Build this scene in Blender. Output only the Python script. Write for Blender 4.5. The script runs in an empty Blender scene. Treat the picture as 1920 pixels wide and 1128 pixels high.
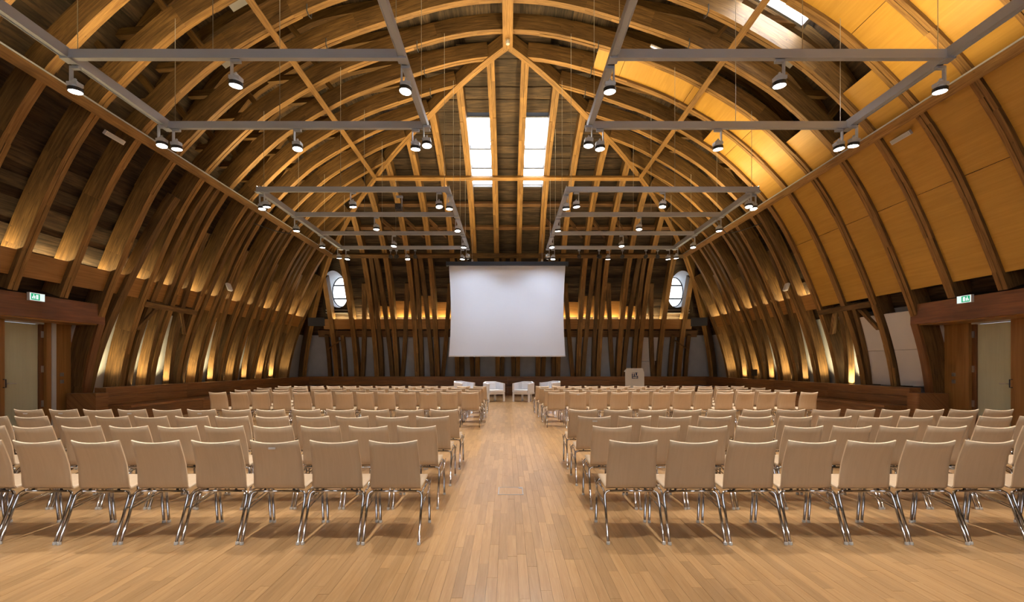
import bpy, math, random
import numpy as np
from mathutils import Vector, Matrix, Euler

random.seed(7)
scene = bpy.context.scene
COL = scene.collection
PI = math.pi
EYE = 1.515

# ------------------------------------------------------------------ camera
cam_d = bpy.data.cameras.new('camera')
cam = bpy.data.objects.new('camera', cam_d)
COL.objects.link(cam)
cam.location = (0.0, 0.0, EYE)
cam.rotation_euler = (PI / 2, 0, 0)
cam_d.sensor_width = 36.0
cam_d.lens = 36.0 * 853.0 / 1920.0
cam_d.shift_x = 8.0 / 1920.0
cam_d.shift_y = 121.0 / 1920.0
cam_d.clip_end = 200
scene.camera = cam

# ------------------------------------------------------------------ world + exposure
world = bpy.data.worlds.new('world')
scene.world = world
world.use_nodes = True
bg = world.node_tree.nodes['Background']
bg.inputs[0].default_value = (0.75, 0.85, 1.0, 1)
bg.inputs[1].default_value = 1.0
vs = scene.view_settings
vs.view_transform = 'Standard'
vs.look = 'None'
vs.gamma = 1.0
vs.use_curve_mapping = False
vs.exposure = 0.0
scene.cycles.max_bounces = 6
scene.cycles.diffuse_bounces = 3
scene.cycles.glossy_bounces = 3
scene.cycles.use_adaptive_sampling = True
scene.cycles.adaptive_threshold = 0.12
scene.cycles.adaptive_min_samples = 20
P_SPOT = 155.0       # each stage spotlight
P_RAIL = 460.0       # uplight channel on top of each long rail of the lighting frames
P_SHELF = 620.0       # light channel on the wall shelf
P_FOOT = 26.0        # each uplight behind the bench
P_SCREEN = 215.0     # the two lamps turned on the screen
E_PANE = 15.0         # daylight in the roof windows
WARM = (1.0, 0.77, 0.38)
E_REAR = 5.0         # glow of the two made-up rear windows

# ------------------------------------------------------------------ vault profile
X1 = 8.75
D3 = 13.7            # distance of the hip apex
CP = [(-.15, 1.087), (0, 1.10), (.15, 1.087), (.305, 1.048), (.513, .978), (.645, .914), (.78, .832), (.857, .770), (.918, .712),
      (.96, .668), (1, .622), (1.065, .520), (1.122, .405), (1.169, .293), (1.204, .203), (1.235, .110),
      (1.258, .020), (1.272, -.064), (1.283, -.1732), (1.290, -.28)]
def _catmull():
    out = []
    P = [np.array(p) for p in CP]
    for i in range(1, len(P) - 2):
        p0, p1, p2, p3 = P[i-1:i+3]
        for k in range(16):
            t = k / 16
            out.append(.5*((2*p1)+(-p0+p2)*t+(2*p0-5*p1+4*p2-p3)*t*t+(-p0+3*p1-3*p2+p3)*t**3))
    out.append(P[-2])
    return np.array(out)
_c = _catmull() * X1
PX = _c[:, 0]; PZ = _c[:, 1] + EYE
PS = np.concatenate([[0], np.cumsum(np.hypot(np.diff(PX), np.diff(PZ)))])
_tx = np.gradient(PX, PS); _tz = np.gradient(PZ, PS)
_k = np.hypot(_tx, _tz); _tx /= _k; _tz /= _k
NX = -_tz; NZ = _tx            # outward normal (away from the room)
SL = float(PS[-1])
def pX(s): return float(np.interp(s, PS, PX))
def pZ(s): return float(np.interp(s, PS, PZ))
def pN(s): return float(np.interp(s, PS, NX)), float(np.interp(s, PS, NZ))
def s_of_X(x): return float(np.interp(x, PX, PS))
def s_of_Z(z): return float(np.interp(-z, -PZ, PS))
def at_off(s, o):
    a, b = pN(s)
    return pX(s) + a*o, pZ(s) + b*o
R2 = math.sqrt(.5)
def place(side, X, t, Z):
    if side == 'L': return (-X, t, Z)
    if side == 'R': return (X, t, Z)
    if side == 'E': return (t, D3 + X, Z)
    if side == 'HR': return (X + t*R2, D3 + X - t*R2, Z)
    if side == 'HL': return (-X - t*R2, D3 + X - t*R2, Z)
FLIP = {'L': True, 'R': False, 'E': True, 'HR': False, 'HL': True}

# ------------------------------------------------------------------ mesh builder
class MB:
    def __init__(self): self.v = []; self.f = []; self.uv = []; self.sm = []; self.mi = []
    def face(self, idx, uvs, smooth=False, mi=0):
        self.f.append(idx); self.uv.append(uvs); self.sm.append(smooth); self.mi.append(mi)
    def hexa(self, p, grain=None, mi=0):
        """8 corners: bottom ring 0-3 (ccw seen from above), top ring 4-7"""
        b = len(self.v); self.v += [tuple(q) for q in p]
        P = [Vector(q) for q in p]
        L = [(P[1]-P[0]).length, (P[3]-P[0]).length, (P[4]-P[0]).length]
        g = grain if grain is not None else L.index(max(L))
        ou, ov = random.uniform(0, 9), random.uniform(0, 9)
        loc = [(0,0,0),(L[0],0,0),(L[0],L[1],0),(0,L[1],0),(0,0,L[2]),(L[0],0,L[2]),(L[0],L[1],L[2]),(0,L[1],L[2])]
        for q in ((0,3,2,1),(4,5,6,7),(0,1,5,4),(1,2,6,5),(2,3,7,6),(3,0,4,7)):
            uvs = []
            for k in q:
                c = loc[k]; o = [c[i] for i in range(3) if i != g]
                uvs.append((c[g] + ou, o[0] + o[1] + ov))
            self.face([b+k for k in q], uvs, False, mi)
        return self
    def box(self, x0, x1, y0, y1, z0, z1, grain=None, mi=0):
        return self.hexa([(x0,y0,z0),(x1,y0,z0),(x1,y1,z0),(x0,y1,z0),(x0,y0,z1),(x1,y0,z1),(x1,y1,z1),(x0,y1,z1)], grain, mi)
    def beam(self, p, q, w, h, up=(0, 0, 1)):
        p = Vector(p); q = Vector(q); d = (q-p).normalized()
        u = Vector(up)
        if abs(d.dot(u)) > .98: u = Vector((1, 0, 0))
        s = d.cross(u).normalized() * (w/2); n = s.cross(d).normalized() * (h/2)
        return self.hexa([p-s-n, q-s-n, q+s-n, p+s-n, p-s+n, q-s+n, q+s+n, p+s+n], 0)
    def tube(self, pts, r, seg=8, cap=True, closed=False):
        pts = [Vector(p) for p in pts]; n = len(pts); base = len(self.v); up = None; acc = 0
        for i, p in enumerate(pts):
            a = pts[i-1] if (i > 0 or closed) else p
            c = pts[(i+1) % n] if (i < n-1 or closed) else p
            d = (c-a).normalized()
            if up is None: up = Vector((0,0,1)) if abs(d.z) < .9 else Vector((1,0,0))
            s = d.cross(up).normalized(); up = s.cross(d).normalized()
            rr = r[i] if isinstance(r, (list, tuple)) else r
            for k in range(seg):
                an = 2*PI*k/seg
                self.v.append(tuple(p + s*math.cos(an)*rr + up*math.sin(an)*rr))
        for i in range(n if closed else n-1):
            j = (i+1) % n; L = (pts[j]-pts[i]).length
            for k in range(seg):
                k2 = (k+1) % seg
                self.face([base+i*seg+k, base+j*seg+k, base+j*seg+k2, base+i*seg+k2][::-1],
                          [(acc,k/seg),(acc+L,k/seg),(acc+L,(k+1)/seg),(acc,(k+1)/seg)][::-1], True)
            acc += L
        if cap and not closed:
            self.face([base+k for k in range(seg)], [(0,0)]*seg)
            self.face([base+(n-1)*seg+k for k in range(seg)][::-1], [(0,0)]*seg)
        return self
    def lathe(self, prof, c=(0,0,0), seg=20, axis='z', mi=0):
        """prof: list of (r, h) along axis"""
        base = len(self.v); n = len(prof)
        for r, h in prof:
            for k in range(seg):
                a = 2*PI*k/seg; x, y = r*math.cos(a), r*math.sin(a)
                q = (x, y, h) if axis == 'z' else ((h, x, y) if axis == 'x' else (y, h, x))
                self.v.append((c[0]+q[0], c[1]+q[1], c[2]+q[2]))
        for i in range(n-1):
            for k in range(seg):
                k2 = (k+1) % seg
                self.face([base+i*seg+k, base+i*seg+k2, base+(i+1)*seg+k2, base+(i+1)*seg+k],
                          [(k/seg,i),((k+1)/seg,i),((k+1)/seg,i+1),(k/seg,i+1)], False, mi)
        if prof[0][0] > 1e-6: self.face([base+k for k in range(seg)][::-1], [(0,0)]*seg, False, mi)
        if prof[-1][0] > 1e-6: self.face([base+(n-1)*seg+k for k in range(seg)], [(0,0)]*seg, False, mi)
        return self
    def sweep(self, side, ta, tb, s0, s1, o0, o1, w, n=None, along='s', mi=0, edge=None):
        """a bar that follows the vault profile from s0 to s1"""
        if n is None: n = max(1, int(abs(s1-s0)/.35))
        base = len(self.v); fl = FLIP[side]
        ou, ov = random.uniform(0, 9), random.uniform(0, 9)
        fo0 = o0 if callable(o0) else (lambda s: o0)
        fo1 = o1 if callable(o1) else (lambda s: o1)
        ring = []
        for i in range(n+1):
            s = s0 + (s1-s0)*i/n; t = ta + (tb-ta)*i/n
            for (dt, f) in ((-w/2, fo0), (w/2, fo0), (w/2, fo1), (-w/2, fo1)):
                x, z = at_off(s, f(s))
                self.v.append(place(side, x, t+dt, z))
                ring.append((s, t+dt, f(s)))
        def uvof(i, k, ax):
            s, t, o = ring[i*4+k]
            if along == 't': return (t + ou, s + o + ov)
            return (s + ou, (t if ax == 0 else o) + ov + ax*3.3)
        for i in range(n):
            for k in range(4):
                k2 = (k+1) % 4; ax = 0 if k in (0, 2) else 1
                idx = [(i,k),(i,k2),(i+1,k2),(i+1,k)]
                if fl: idx = idx[::-1]
                self.face([base+a*4+b for a, b in idx], [uvof(a, b, ax) for a, b in idx], False, (edge if k == 0 and edge is not None else mi))
        for i, rev in ((0, True), (n, False)):
            idx = [(i,0),(i,1),(i,2),(i,3)]
            if rev != fl: idx = idx[::-1]
            self.face([base+a*4+b for a, b in idx], [uvof(a, b, 0) for a, b in idx], False, mi)
        return self
    def mesh(self, name, mats):
        me = bpy.data.meshes.new(name)
        me.from_pydata(self.v, [], self.f)
        uvl = me.uv_layers.new(name='UVMap')
        flat = [c for u in self.uv for q in u for c in q]
        uvl.data.foreach_set('uv', flat)
        me.polygons.foreach_set('use_smooth', self.sm)
        if not isinstance(mats, (list, tuple)): mats = [mats]
        for m in mats: me.materials.append(m)
        me.polygons.foreach_set('material_index', self.mi)
        me.update()
        return me
    def build(self, name, mats, parent=None, loc=None):
        return link(name, self.mesh(name, mats), parent, loc)

def link(name, data, parent=None, loc=None, rot=None):
    o = bpy.data.objects.new(name, data); COL.objects.link(o)
    if parent is not None: o.parent = parent
    if loc is not None: o.location = loc
    if rot is not None: o.rotation_euler = rot
    return o
def empty(name, loc=(0,0,0), rz=0.0):
    o = bpy.data.objects.new(name, None); COL.objects.link(o)
    o.location = loc; o.rotation_euler = (0, 0, rz); o.empty_display_size = .1
    return o
def tag(o, label, cat, group=None):
    o['label'] = label; o['category'] = cat
    if group: o['group'] = group
    return o
def struct(o): o['kind'] = 'structure'; return o

# ------------------------------------------------------------------ materials
def newmat(name):
    m = bpy.data.materials.new(name); m.use_nodes = True
    nt = m.node_tree; b = nt.nodes['Principled BSDF']
    return m, nt, b
def plain(name, col, rough=.5, metal=0.0, coat=0.0):
    m, nt, b = newmat(name)
    b.inputs['Base Color'].default_value = (*col, 1); b.inputs['Roughness'].default_value = rough
    b.inputs['Metallic'].default_value = metal; b.inputs['Coat Weight'].default_value = coat
    n = nt.nodes.new('ShaderNodeTexNoise'); n.inputs['Scale'].default_value = 35; n.inputs['Detail'].default_value = 3
    mr = nt.nodes.new('ShaderNodeMapRange'); mr.inputs[3].default_value = max(.02, rough-.06); mr.inputs[4].default_value = min(1, rough+.06)
    nt.links.new(n.outputs['Fac'], mr.inputs[0]); nt.links.new(mr.outputs[0], b.inputs['Roughness'])
    return m
def emit(name, col, strength):
    m = bpy.data.materials.new(name); m.use_nodes = True; nt = m.node_tree
    nt.nodes.remove(nt.nodes['Principled BSDF'])
    e = nt.nodes.new('ShaderNodeEmission'); e.inputs[0].default_value = (*col, 1); e.inputs[1].default_value = strength
    nt.links.new(e.outputs[0], nt.nodes['Material Output'].inputs[0])
    return m
def wood(name, light, dark, su=1.0, sv=16.0, rough=.6, var=.25, bump=.25, knots=.0, spread=(.35, .68), coat=0.0, blotch=.3, spec=.35):
    m, nt, b = newmat(name); N = nt.nodes.new; LK = nt.links.new
    uv = N('ShaderNodeUVMap'); uv.uv_map = 'UVMap'
    oi = N('ShaderNodeObjectInfo'); geo = N('ShaderNodeNewGeometry')
    add = N('ShaderNodeMath'); add.operation = 'ADD'; LK(oi.outputs['Random'], add.inputs[0]); LK(geo.outputs['Random Per Island'], add.inputs[1])
    fr = N('ShaderNodeMath'); fr.operation = 'FRACT'; LK(add.outputs[0], fr.inputs[0])
    mp = N('ShaderNodeMapping'); mp.inputs['Scale'].default_value = (su, sv, 1); LK(uv.outputs[0], mp.inputs[0])
    cmb = N('ShaderNodeCombineXYZ'); mul = N('ShaderNodeMath'); mul.operation = 'MULTIPLY'; mul.inputs[1].default_value = 37.0
    LK(fr.outputs[0], mul.inputs[0]); LK(mul.outputs[0], cmb.inputs[2]); LK(mul.outputs[0], cmb.inputs[0])
    va = N('ShaderNodeVectorMath'); va.operation = 'ADD'; LK(mp.outputs[0], va.inputs[0]); LK(cmb.outputs[0], va.inputs[1])
    n1 = N('ShaderNodeTexNoise'); n1.inputs['Scale'].default_value = 1.6; n1.inputs['Detail'].default_value = 4; n1.inputs['Roughness'].default_value = .62; n1.inputs['Distortion'].default_value = .7
    LK(va.outputs[0], n1.inputs['Vector'])
    rp = N('ShaderNodeValToRGB'); rp.color_ramp.elements[0].position = spread[0]; rp.color_ramp.elements[1].position = spread[1]
    rp.color_ramp.elements[0].color = (*dark, 1); rp.color_ramp.elements[1].color = (*light, 1); LK(n1.outputs['Fac'], rp.inputs[0])
    # blotches
    n2 = N('ShaderNodeTexNoise'); n2.inputs['Scale'].default_value = 1.7; n2.inputs['Detail'].default_value = 2
    mp2 = N('ShaderNodeMapping'); mp2.inputs['Scale'].default_value = (.6, 1.6, 1); LK(uv.outputs[0], mp2.inputs[0])
    va2 = N('ShaderNodeVectorMath'); va2.operation = 'ADD'; LK(mp2.outputs[0], va2.inputs[0]); LK(cmb.outputs[0], va2.inputs[1]); LK(va2.outputs[0], n2.inputs['Vector'])
    mr = N('ShaderNodeMapRange'); mr.inputs[1].default_value = .3; mr.inputs[2].default_value = .7; mr.inputs[3].default_value = 1-blotch; mr.inputs[4].default_value = 1+blotch*.4
    LK(n2.outputs['Fac'], mr.inputs[0])
    mv = N('ShaderNodeMapRange'); mv.inputs[3].default_value = 1-var; mv.inputs[4].default_value = 1+var*.6; LK(fr.outputs[0], mv.inputs[0])
    mm = N('ShaderNodeMath'); mm.operation = 'MULTIPLY'; LK(mr.outputs[0], mm.inputs[0]); LK(mv.outputs[0], mm.inputs[1])
    last = mm
    if knots > 0:
        vo = N('ShaderNodeTexVoronoi'); vo.inputs['Scale'].default_value = 4.5
        mp3 = N('ShaderNodeMapping'); mp3.inputs['Scale'].default_value = (.8, 1.3, 1); LK(uv.outputs[0], mp3.inputs[0]); LK(mp3.outputs[0], vo.inputs['Vector'])
        mk = N('ShaderNodeMapRange'); mk.inputs[1].default_value = .04; mk.inputs[2].default_value = .1; mk.inputs[3].default_value = 1-knots; mk.inputs[4].default_value = 1
        LK(vo.outputs['Distance'], mk.inputs[0])
        m3 = N('ShaderNodeMath'); m3.operation = 'MULTIPLY'; LK(mm.outputs[0], m3.inputs[0]); LK(mk.outputs[0], m3.inputs[1]); last = m3
    vm = N('ShaderNodeVectorMath'); vm.operation = 'SCALE'; LK(rp.outputs[0], vm.inputs[0]); LK(last.outputs[0], vm.inputs['Scale'])
    LK(vm.outputs[0], b.inputs['Base Color'])
    b.inputs['Roughness'].default_value = rough; b.inputs['Coat Weight'].default_value = coat; b.inputs['Coat Roughness'].default_value = .18
    b.inputs['Specular IOR Level'].default_value = spec
    if bump > 0:
        bp = N('ShaderNodeBump'); bp.inputs['Strength'].default_value = bump; bp.inputs['Distance'].default_value = .01
        LK(n1.outputs['Fac'], bp.inputs['Height']); LK(bp.outputs[0], b.inputs['Normal'])
    return m
def plaster(name, col, amt=.12):
    m, nt, b = newmat(name)
    n = nt.nodes.new('ShaderNodeTexNoise'); n.inputs['Scale'].default_value = 3.0; n.inputs['Detail'].default_value = 6
    tc = nt.nodes.new('ShaderNodeTexCoord'); nt.links.new(tc.outputs['Object'], n.inputs['Vector'])
    rp = nt.nodes.new('ShaderNodeValToRGB'); rp.color_ramp.elements[0].position = .3; rp.color_ramp.elements[1].position = .7
    rp.color_ramp.elements[0].color = tuple(c*(1-amt) for c in col)+(1,); rp.color_ramp.elements[1].color = (*col, 1)
    nt.links.new(n.outputs['Fac'], rp.inputs[0]); nt.links.new(rp.outputs[0], b.inputs['Base Color'])
    b.inputs['Roughness'].default_value = .85
    bp = nt.nodes.new('ShaderNodeBump'); bp.inputs['Strength'].default_value = .25; bp.inputs['Distance'].default_value = .01
    nt.links.new(n.outputs['Fac'], bp.inputs['Height']); nt.links.new(bp.outputs[0], b.inputs['Normal'])
    return m

M_RIB = wood('old_timber', (.24, .132, .043), (.092, .046, .014), 1.0, 15, .62, .22, .35, .55)
M_RIBE = wood('sawn_uplit_timber', (.38, .21, .064), (.20, .098, .027), 1.0, 22, .6, .18, .3, .35)  # fresher edge timber, paler also to make rib undersides look uplit
M_RIBD = wood('dark_timber', (.20, .10, .038), (.08, .038, .014), 1.0, 15, .65, .25, .35, .45)
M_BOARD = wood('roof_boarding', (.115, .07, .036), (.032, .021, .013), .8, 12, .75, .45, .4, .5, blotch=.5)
M_LINTEL = wood('stained_beam', (.25, .10, .030), (.155, .058, .018), .8, 12, .4, .1, .08, 0, spec=.5)
M_VENEER = wood('orange_veneer', (.58, .325, .06), (.48, .26, .042), .5, 9, .42, .06, .0, 0, (.3, .75), blotch=.06)
M_PANEL = wood('cherry_veneer', (.40, .20, .06), (.29, .135, .035), .5, 14, .4, .08, .0, 0, blotch=.1)
M_BENCH = wood('bench_oak', (.36, .17, .06), (.22, .095, .032), .7, 14, .38, .2, .05, 0, blotch=.15, coat=.15)
M_FLOOR = wood('oak_parquet', (.55, .335, .155), (.44, .25, .10), 1.6, 28, .34, .17, .03, .0, (.3, .7), coat=.5, blotch=.06, spec=.4)
M_BEECH = wood('beech_ply', (.61, .465, .315), (.55, .41, .27), 1.2, 20, .42, .05, .0, 0, (.25, .8), blotch=.05)
M_EDGE = plain('ply_edge', (.82, .66, .46), .5)
M_CHROME = plain('chrome', (.60, .61, .64), .12, 1.0)
M_CAP = plain('foot_plastic', (.62, .62, .60), .45)
M_BLACK = plain('black_plastic', (.015, .015, .017), .45)
M_ALU = plain('anodised_aluminium', (.40, .44, .52), .45, .15)
M_ALUL = plain('light_aluminium', (.52, .56, .62), .4, .25)
M_DARKM = plain('dark_metal', (.05, .05, .055), .4, .4)
M_PLASTER = plaster('plaster', (.52, .54, .58))
M_WHITE = plain('white_laminate', (.62, .60, .60), .45)
M_GREYW = plain('grey_white_paint', (.50, .51, .52), .5)
M_SCREEN = plain('projection_fabric', (.74, .80, .93), .9)
M_BARS = plain('grey_window_metal', (.10, .10, .11), .5, .1)
M_NAVY = plain('navy_print', (.012, .03, .10), .5)
M_NAVYM = plain('navy_metal', (.03, .045, .075), .4, .2)
M_DOOR = wood('pale_door', (.56, .56, .40), (.50, .50, .34), .5, 14, .45, .03, .0, 0, (.25, .8), blotch=.06)
M_SOFA = plain('white_leather', (.80, .81, .86), .45)
M_STEEL = plain('brushed_steel', (.55, .55, .56), .32, .9)
M_LENS = emit('lamp_lens', (1.0, .96, .88), 14.0)
M_PANE = emit('daylight_glass', (.88, .94, 1.0), E_PANE)
M_PANE2 = emit('oval_daylight_glass', (.88, .94, 1.0), 4.0)
M_PANE3 = emit('bright_daylight_glass', (.88, .94, 1.0), 45.0)
M_TUBE = emit('tube_lamp', (.95, .97, 1.0), 1.6)
M_GREEN = emit('exit_green', (.02, .42, .18), 1.0)
M_EXITW = emit('exit_white', (.85, 1.0, .93), 1.0)
M_WIRE = plain('steel_wire', (.35, .32, .28), .4, .6)
M_PAPER = plain('paper_tag', (.62, .60, .58), .7)
M_BRASS = plain('dull_brass', (.35, .25, .12), .5, .5)

# ------------------------------------------------------------------ large lights: channels on purlins and shelf
S_P1 = s_of_X(X1)            # lower purlin
S_P2 = s_of_X(.645*X1)       # upper purlin
T0 = -5.0                    # where the hall ends behind the camera
def area_strip(name, side, t0, t1, s, o, tilt, power, width=.06, col=WARM):
    """a light channel lying along the hall; emits along the rising profile tangent, tilted to the room"""
    x, z = at_off(s, o)
    tx = -(pX(s+.05)-pX(s-.05)); tz = -(pZ(s+.05)-pZ(s-.05))
    k = math.hypot(tx, tz); tx /= k; tz /= k
    nx, nz = pN(s)
    dx = tx*math.cos(tilt) - nx*math.sin(tilt); dz = tz*math.cos(tilt) - nz*math.sin(tilt)
    a = Vector(place(side, x, t0, z)); b = Vector(place(side, x, t1, z))
    d0 = Vector(place(side, 0, 0, 0)); dirv = Vector(place(side, dx, 0, dz)) - d0
    xa = (b-a).normalized(); za = -dirv.normalized(); ya = za.cross(xa)
    ld = bpy.data.lights.new(name, 'AREA'); ld.shape = 'RECTANGLE'; ld.size = (b-a).length; ld.size_y = width
    ld.energy = power; ld.color = col
    o_ = bpy.data.objects.new(name, ld); COL.objects.link(o_)
    M = Matrix((xa, ya, za)).transposed().to_4x4(); M.translation = (a+b)/2
    o_.matrix_world = M
    return o_
def rail_uplight(x, y0, y1, power):
    ld = bpy.data.lights.new('rail_uplight', 'AREA'); ld.shape = 'RECTANGLE'; ld.size = .07; ld.size_y = y1-y0
    ld.energy = power; ld.color = WARM
    o_ = bpy.data.objects.new('rail_uplight', ld); COL.objects.link(o_)
    o_.location = (x, (y0+y1)/2, ZG+BH/2+.022); o_.rotation_euler = (PI, 0, 0)
ZG = EYE + 5.0; XO, XI = 7.08, 1.70       # height and rails of the lighting frames
BH, BW = .13, .10
for sg in (-1, 1):
    for x in (XO, XI):
        k = .55 if x == XO else 1.0
        rail_uplight(sg*x, .8, 9.5, P_RAIL*k)
        rail_uplight(sg*x, 12.9, 19.35, P_RAIL*.75*k)
S_SH0, S_SH1 = s_of_Z(3.93), s_of_Z(3.42)
area_strip('shelf_light_channel', 'L', 2.0, D3+9.6, S_SH0+.20, .38, .0, P_SHELF)
area_strip('shelf_light_channel', 'R', 15.4, D3+9.6, S_SH0+.20, .38, .0, P_SHELF*.4)
area_strip('shelf_light_channel', 'E', -9.4, 9.4, S_SH0+.16, .31, .0, P_SHELF)

# ------------------------------------------------------------------ setting roots
floor = struct(empty('floor'))
ceiling = struct(empty('ceiling'))
wall_left = struct(empty('wall_left'))
wall_right = struct(empty('wall_right'))
wall_back = struct(empty('wall_back'))
wall_rear = struct(empty('wall_rear'))
WALLS = {'L': wall_left, 'R': wall_right, 'E': wall_back}

# floor: strip parquet, boards run with the aisle
def build_floor():
    W = .074
    MB().box(-11.6, 11.6, T0, 25.6, -.12, -.022).build('subfloor', M_FLOOR, floor)
    stuff = MB(); cand = []
    i0, i1 = int(-11.4/W), int(11.4/W)
    rnd = random.Random(3)
    for i in range(i0, i1):
        y = -3.5 - rnd.uniform(0, 1.0)
        while y < 25.3:
            L = rnd.choice((.45, .6, .7, .9, 1.1))
            if y + L > -3.0:
                h = rnd.uniform(-.0012, 0.0)
                cand.append((i, y, L, h))
            y += L
    def score(c):
        xc = c[0]*W + W/2; yc = c[1] + c[2]/2
        vis = yc > 2.95 and abs(xc) < yc*1.12
        return (0 if vis else 50) + max(yc, 3.3) + abs(xc)*.35
    cand.sort(key=score)
    cache = {}
    for k, (i, y, L, h) in enumerate(cand):
        x0 = i*W + .0006; x1 = (i+1)*W - .0006
        if k < 300:
            me = cache.get(L)
            if me is None:
                me = cache[L] = MB().box(0, W-.0012, .0006, L-.0006, -.02, 0, 1).mesh('parquet_board', M_FLOOR)
            link('parquet_board', me, floor, (x0, y, h))
        else:
            stuff.box(x0, x1, y+.0006, y+L-.0006, -.02, h, 1)
    o = stuff.build('parquet', M_FLOOR, floor); o['kind'] = 'stuff'
build_floor()

# roof boarding behind the ribs
def shell_off(side, s):
    x = pX(s)/X1
    if side == 'E': return float(np.interp(x, [0, .6, 1, 1.2], [.46, .50, .55, .50]))
    return float(np.interp(x, [0, .3, .55, .8, .98, 1.08, 1.2], [.75, .95, 1.35, 1.35, .85, .56, .50]))
S_PL = s_of_Z(3.0)
SKY = [(-1.56, -.66, 3.30, 6.35), (.66, 1.56, 3.30, 6.35)]       # t0,t1,X0,X1 on the end slope
OCU = [(-9.86, -8.18, 9.10, 10.20), (8.18, 9.86, 9.10, 10.20)]
RSKY = (9.90, 10.70, 5.3, 6.6)                                  # roof window over the panelled side
def build_boards():
    bw = .27
    for side in 'LRE':
        s = .0; k = 0
        while s < S_PL:
            s2 = min(s+bw*random.uniform(.85, 1.15), S_PL+.02)
            xm = pX((s+s2)/2); j = random.uniform(-.012, .012) + (.014 if k % 2 else -.014)
            off = shell_off(side, (s+s2)/2)
            xo = at_off((s+s2)/2, off)[0]
            spans = [(T0, D3+xo+.9)] if side != 'E' else [(-xo-.9, xo+.9)]
            holes = []
            if side == 'E':
                holes = [(a, b) for a, b, c, d in SKY+OCU if c < xm < d]
            for a, b in holes:
                out = []
                for p, q in spans:
                    if a > p and b < q: out += [(p, a), (b, q)]
                    else: out.append((p, q))
                spans = out
            for p, q in spans:
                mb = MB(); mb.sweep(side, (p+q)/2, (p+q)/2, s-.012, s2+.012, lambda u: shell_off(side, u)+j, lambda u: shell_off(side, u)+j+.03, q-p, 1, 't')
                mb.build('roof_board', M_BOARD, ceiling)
            s = s2; k += 1
build_boards()

# ------------------------------------------------------------------ ribs
RIB_W, RIB_H = .20, .46
def rib_mesh(side, t, sa, sb, w=RIB_W, h=RIB_H, seed=0, o0=0.0):
    rnd = random.Random(seed); mb = MB()
    for lam in (-1, 1):
        s = sa; first = True
        while s < sb - 1e-3:
            L = rnd.uniform(1.5, 2.1)
            if first and lam > 0: L *= .5
            first = False
            e = min(s+L, sb)
            if sb - e < .4: e = sb
            j = rnd.uniform(-.009, .009); jt = rnd.uniform(-.004, .004)
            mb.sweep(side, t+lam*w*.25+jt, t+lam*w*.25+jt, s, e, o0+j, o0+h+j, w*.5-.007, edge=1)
            s = e
    return mb
RIB_D = [14.25+1.1*k for k in range(9)] + [14.25-1.13*k for k in range(1, 17)]
S_LINT = s_of_Z(3.13)
FOOT = s_of_Z(0.02)
for d in sorted(RIB_D):
    for side in 'LR':
        sa = 0.0 if d < D3 else s_of_X(max(0, d-D3)) + .06
        sb = FOOT if d > 11.8 else S_LINT
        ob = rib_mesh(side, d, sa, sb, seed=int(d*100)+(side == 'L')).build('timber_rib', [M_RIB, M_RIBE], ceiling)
EC = [.55+1.1*k for k in range(9)]
for c in EC:
    for sg in (-1, 1):
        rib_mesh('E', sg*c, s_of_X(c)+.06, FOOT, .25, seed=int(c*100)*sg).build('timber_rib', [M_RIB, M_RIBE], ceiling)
for side in ('HL', 'HR'):
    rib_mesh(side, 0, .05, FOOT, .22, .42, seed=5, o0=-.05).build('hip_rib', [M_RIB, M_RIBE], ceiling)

# purlins lying under the ribs
def purlin(name, side, t0, t1, s, w, h, m):
    MB().sweep(side, (t0+t1)/2, (t0+t1)/2, s-w/2, s+w/2, -h, .0, t1-t0, 1, 't').build(name, m, ceiling)
for side in 'LR':
    purlin('purlin', side, T0, D3+X1+.05, S_P1, .20, .15, M_RIBE)
    purlin('upper_purlin', side, T0, D3+.645*X1, S_P2, .15, .10, M_RIBE)
    MB().sweep(side, (T0+D3+X1)/2, (T0+D3+X1)/2, S_P1-.135, S_P1-.105, -.13, -.10, D3+X1-T0, 1, 't').build('light_channel', M_ALUL, ceiling)
purlin('purlin', 'E', -X1, X1, S_P1, .20, .15, M_RIB)
purlin('upper_purlin', 'E', -.645*X1, .645*X1, S_P2, .17, .12, M_RIBE)
rz = pZ(0)
def ridge():
    mb = MB(); mb.box(-.145, .145, T0, D3-.05, rz-.13, rz+.12)
    # fishtail end
    y0, y1 = D3-.05, D3+.12
    for s in (-1, 1):
        a, b = sorted((0, .145*s))
        mb.hexa([(a, y0, rz-.13), (b, y0, rz-.13), (b, y1 if s > 0 else y0+.03, rz-.13), (a, y0+.03 if s > 0 else y1, rz-.13),
                 (a, y0, rz+.12), (b, y0, rz+.12), (b, y1 if s > 0 else y0+.03, rz+.12), (a, y0+.03 if s > 0 else y1, rz+.12)])
    return mb
ridge().build('ridge_purlin', M_RIBE, ceiling)

for side in 'LR':
    MB().sweep(side, 11.45, 11.45, s_of_X(6.35), s_of_X(6.95), .62, .66, .7, 2, 't').build('pale_board', M_GREYW, ceiling)
MB().sweep('L', 10.3, 10.3, s_of_X(5.6), s_of_X(6.1), .62, .66, .7, 2, 't').build('pale_board', M_GREYW, ceiling)
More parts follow.
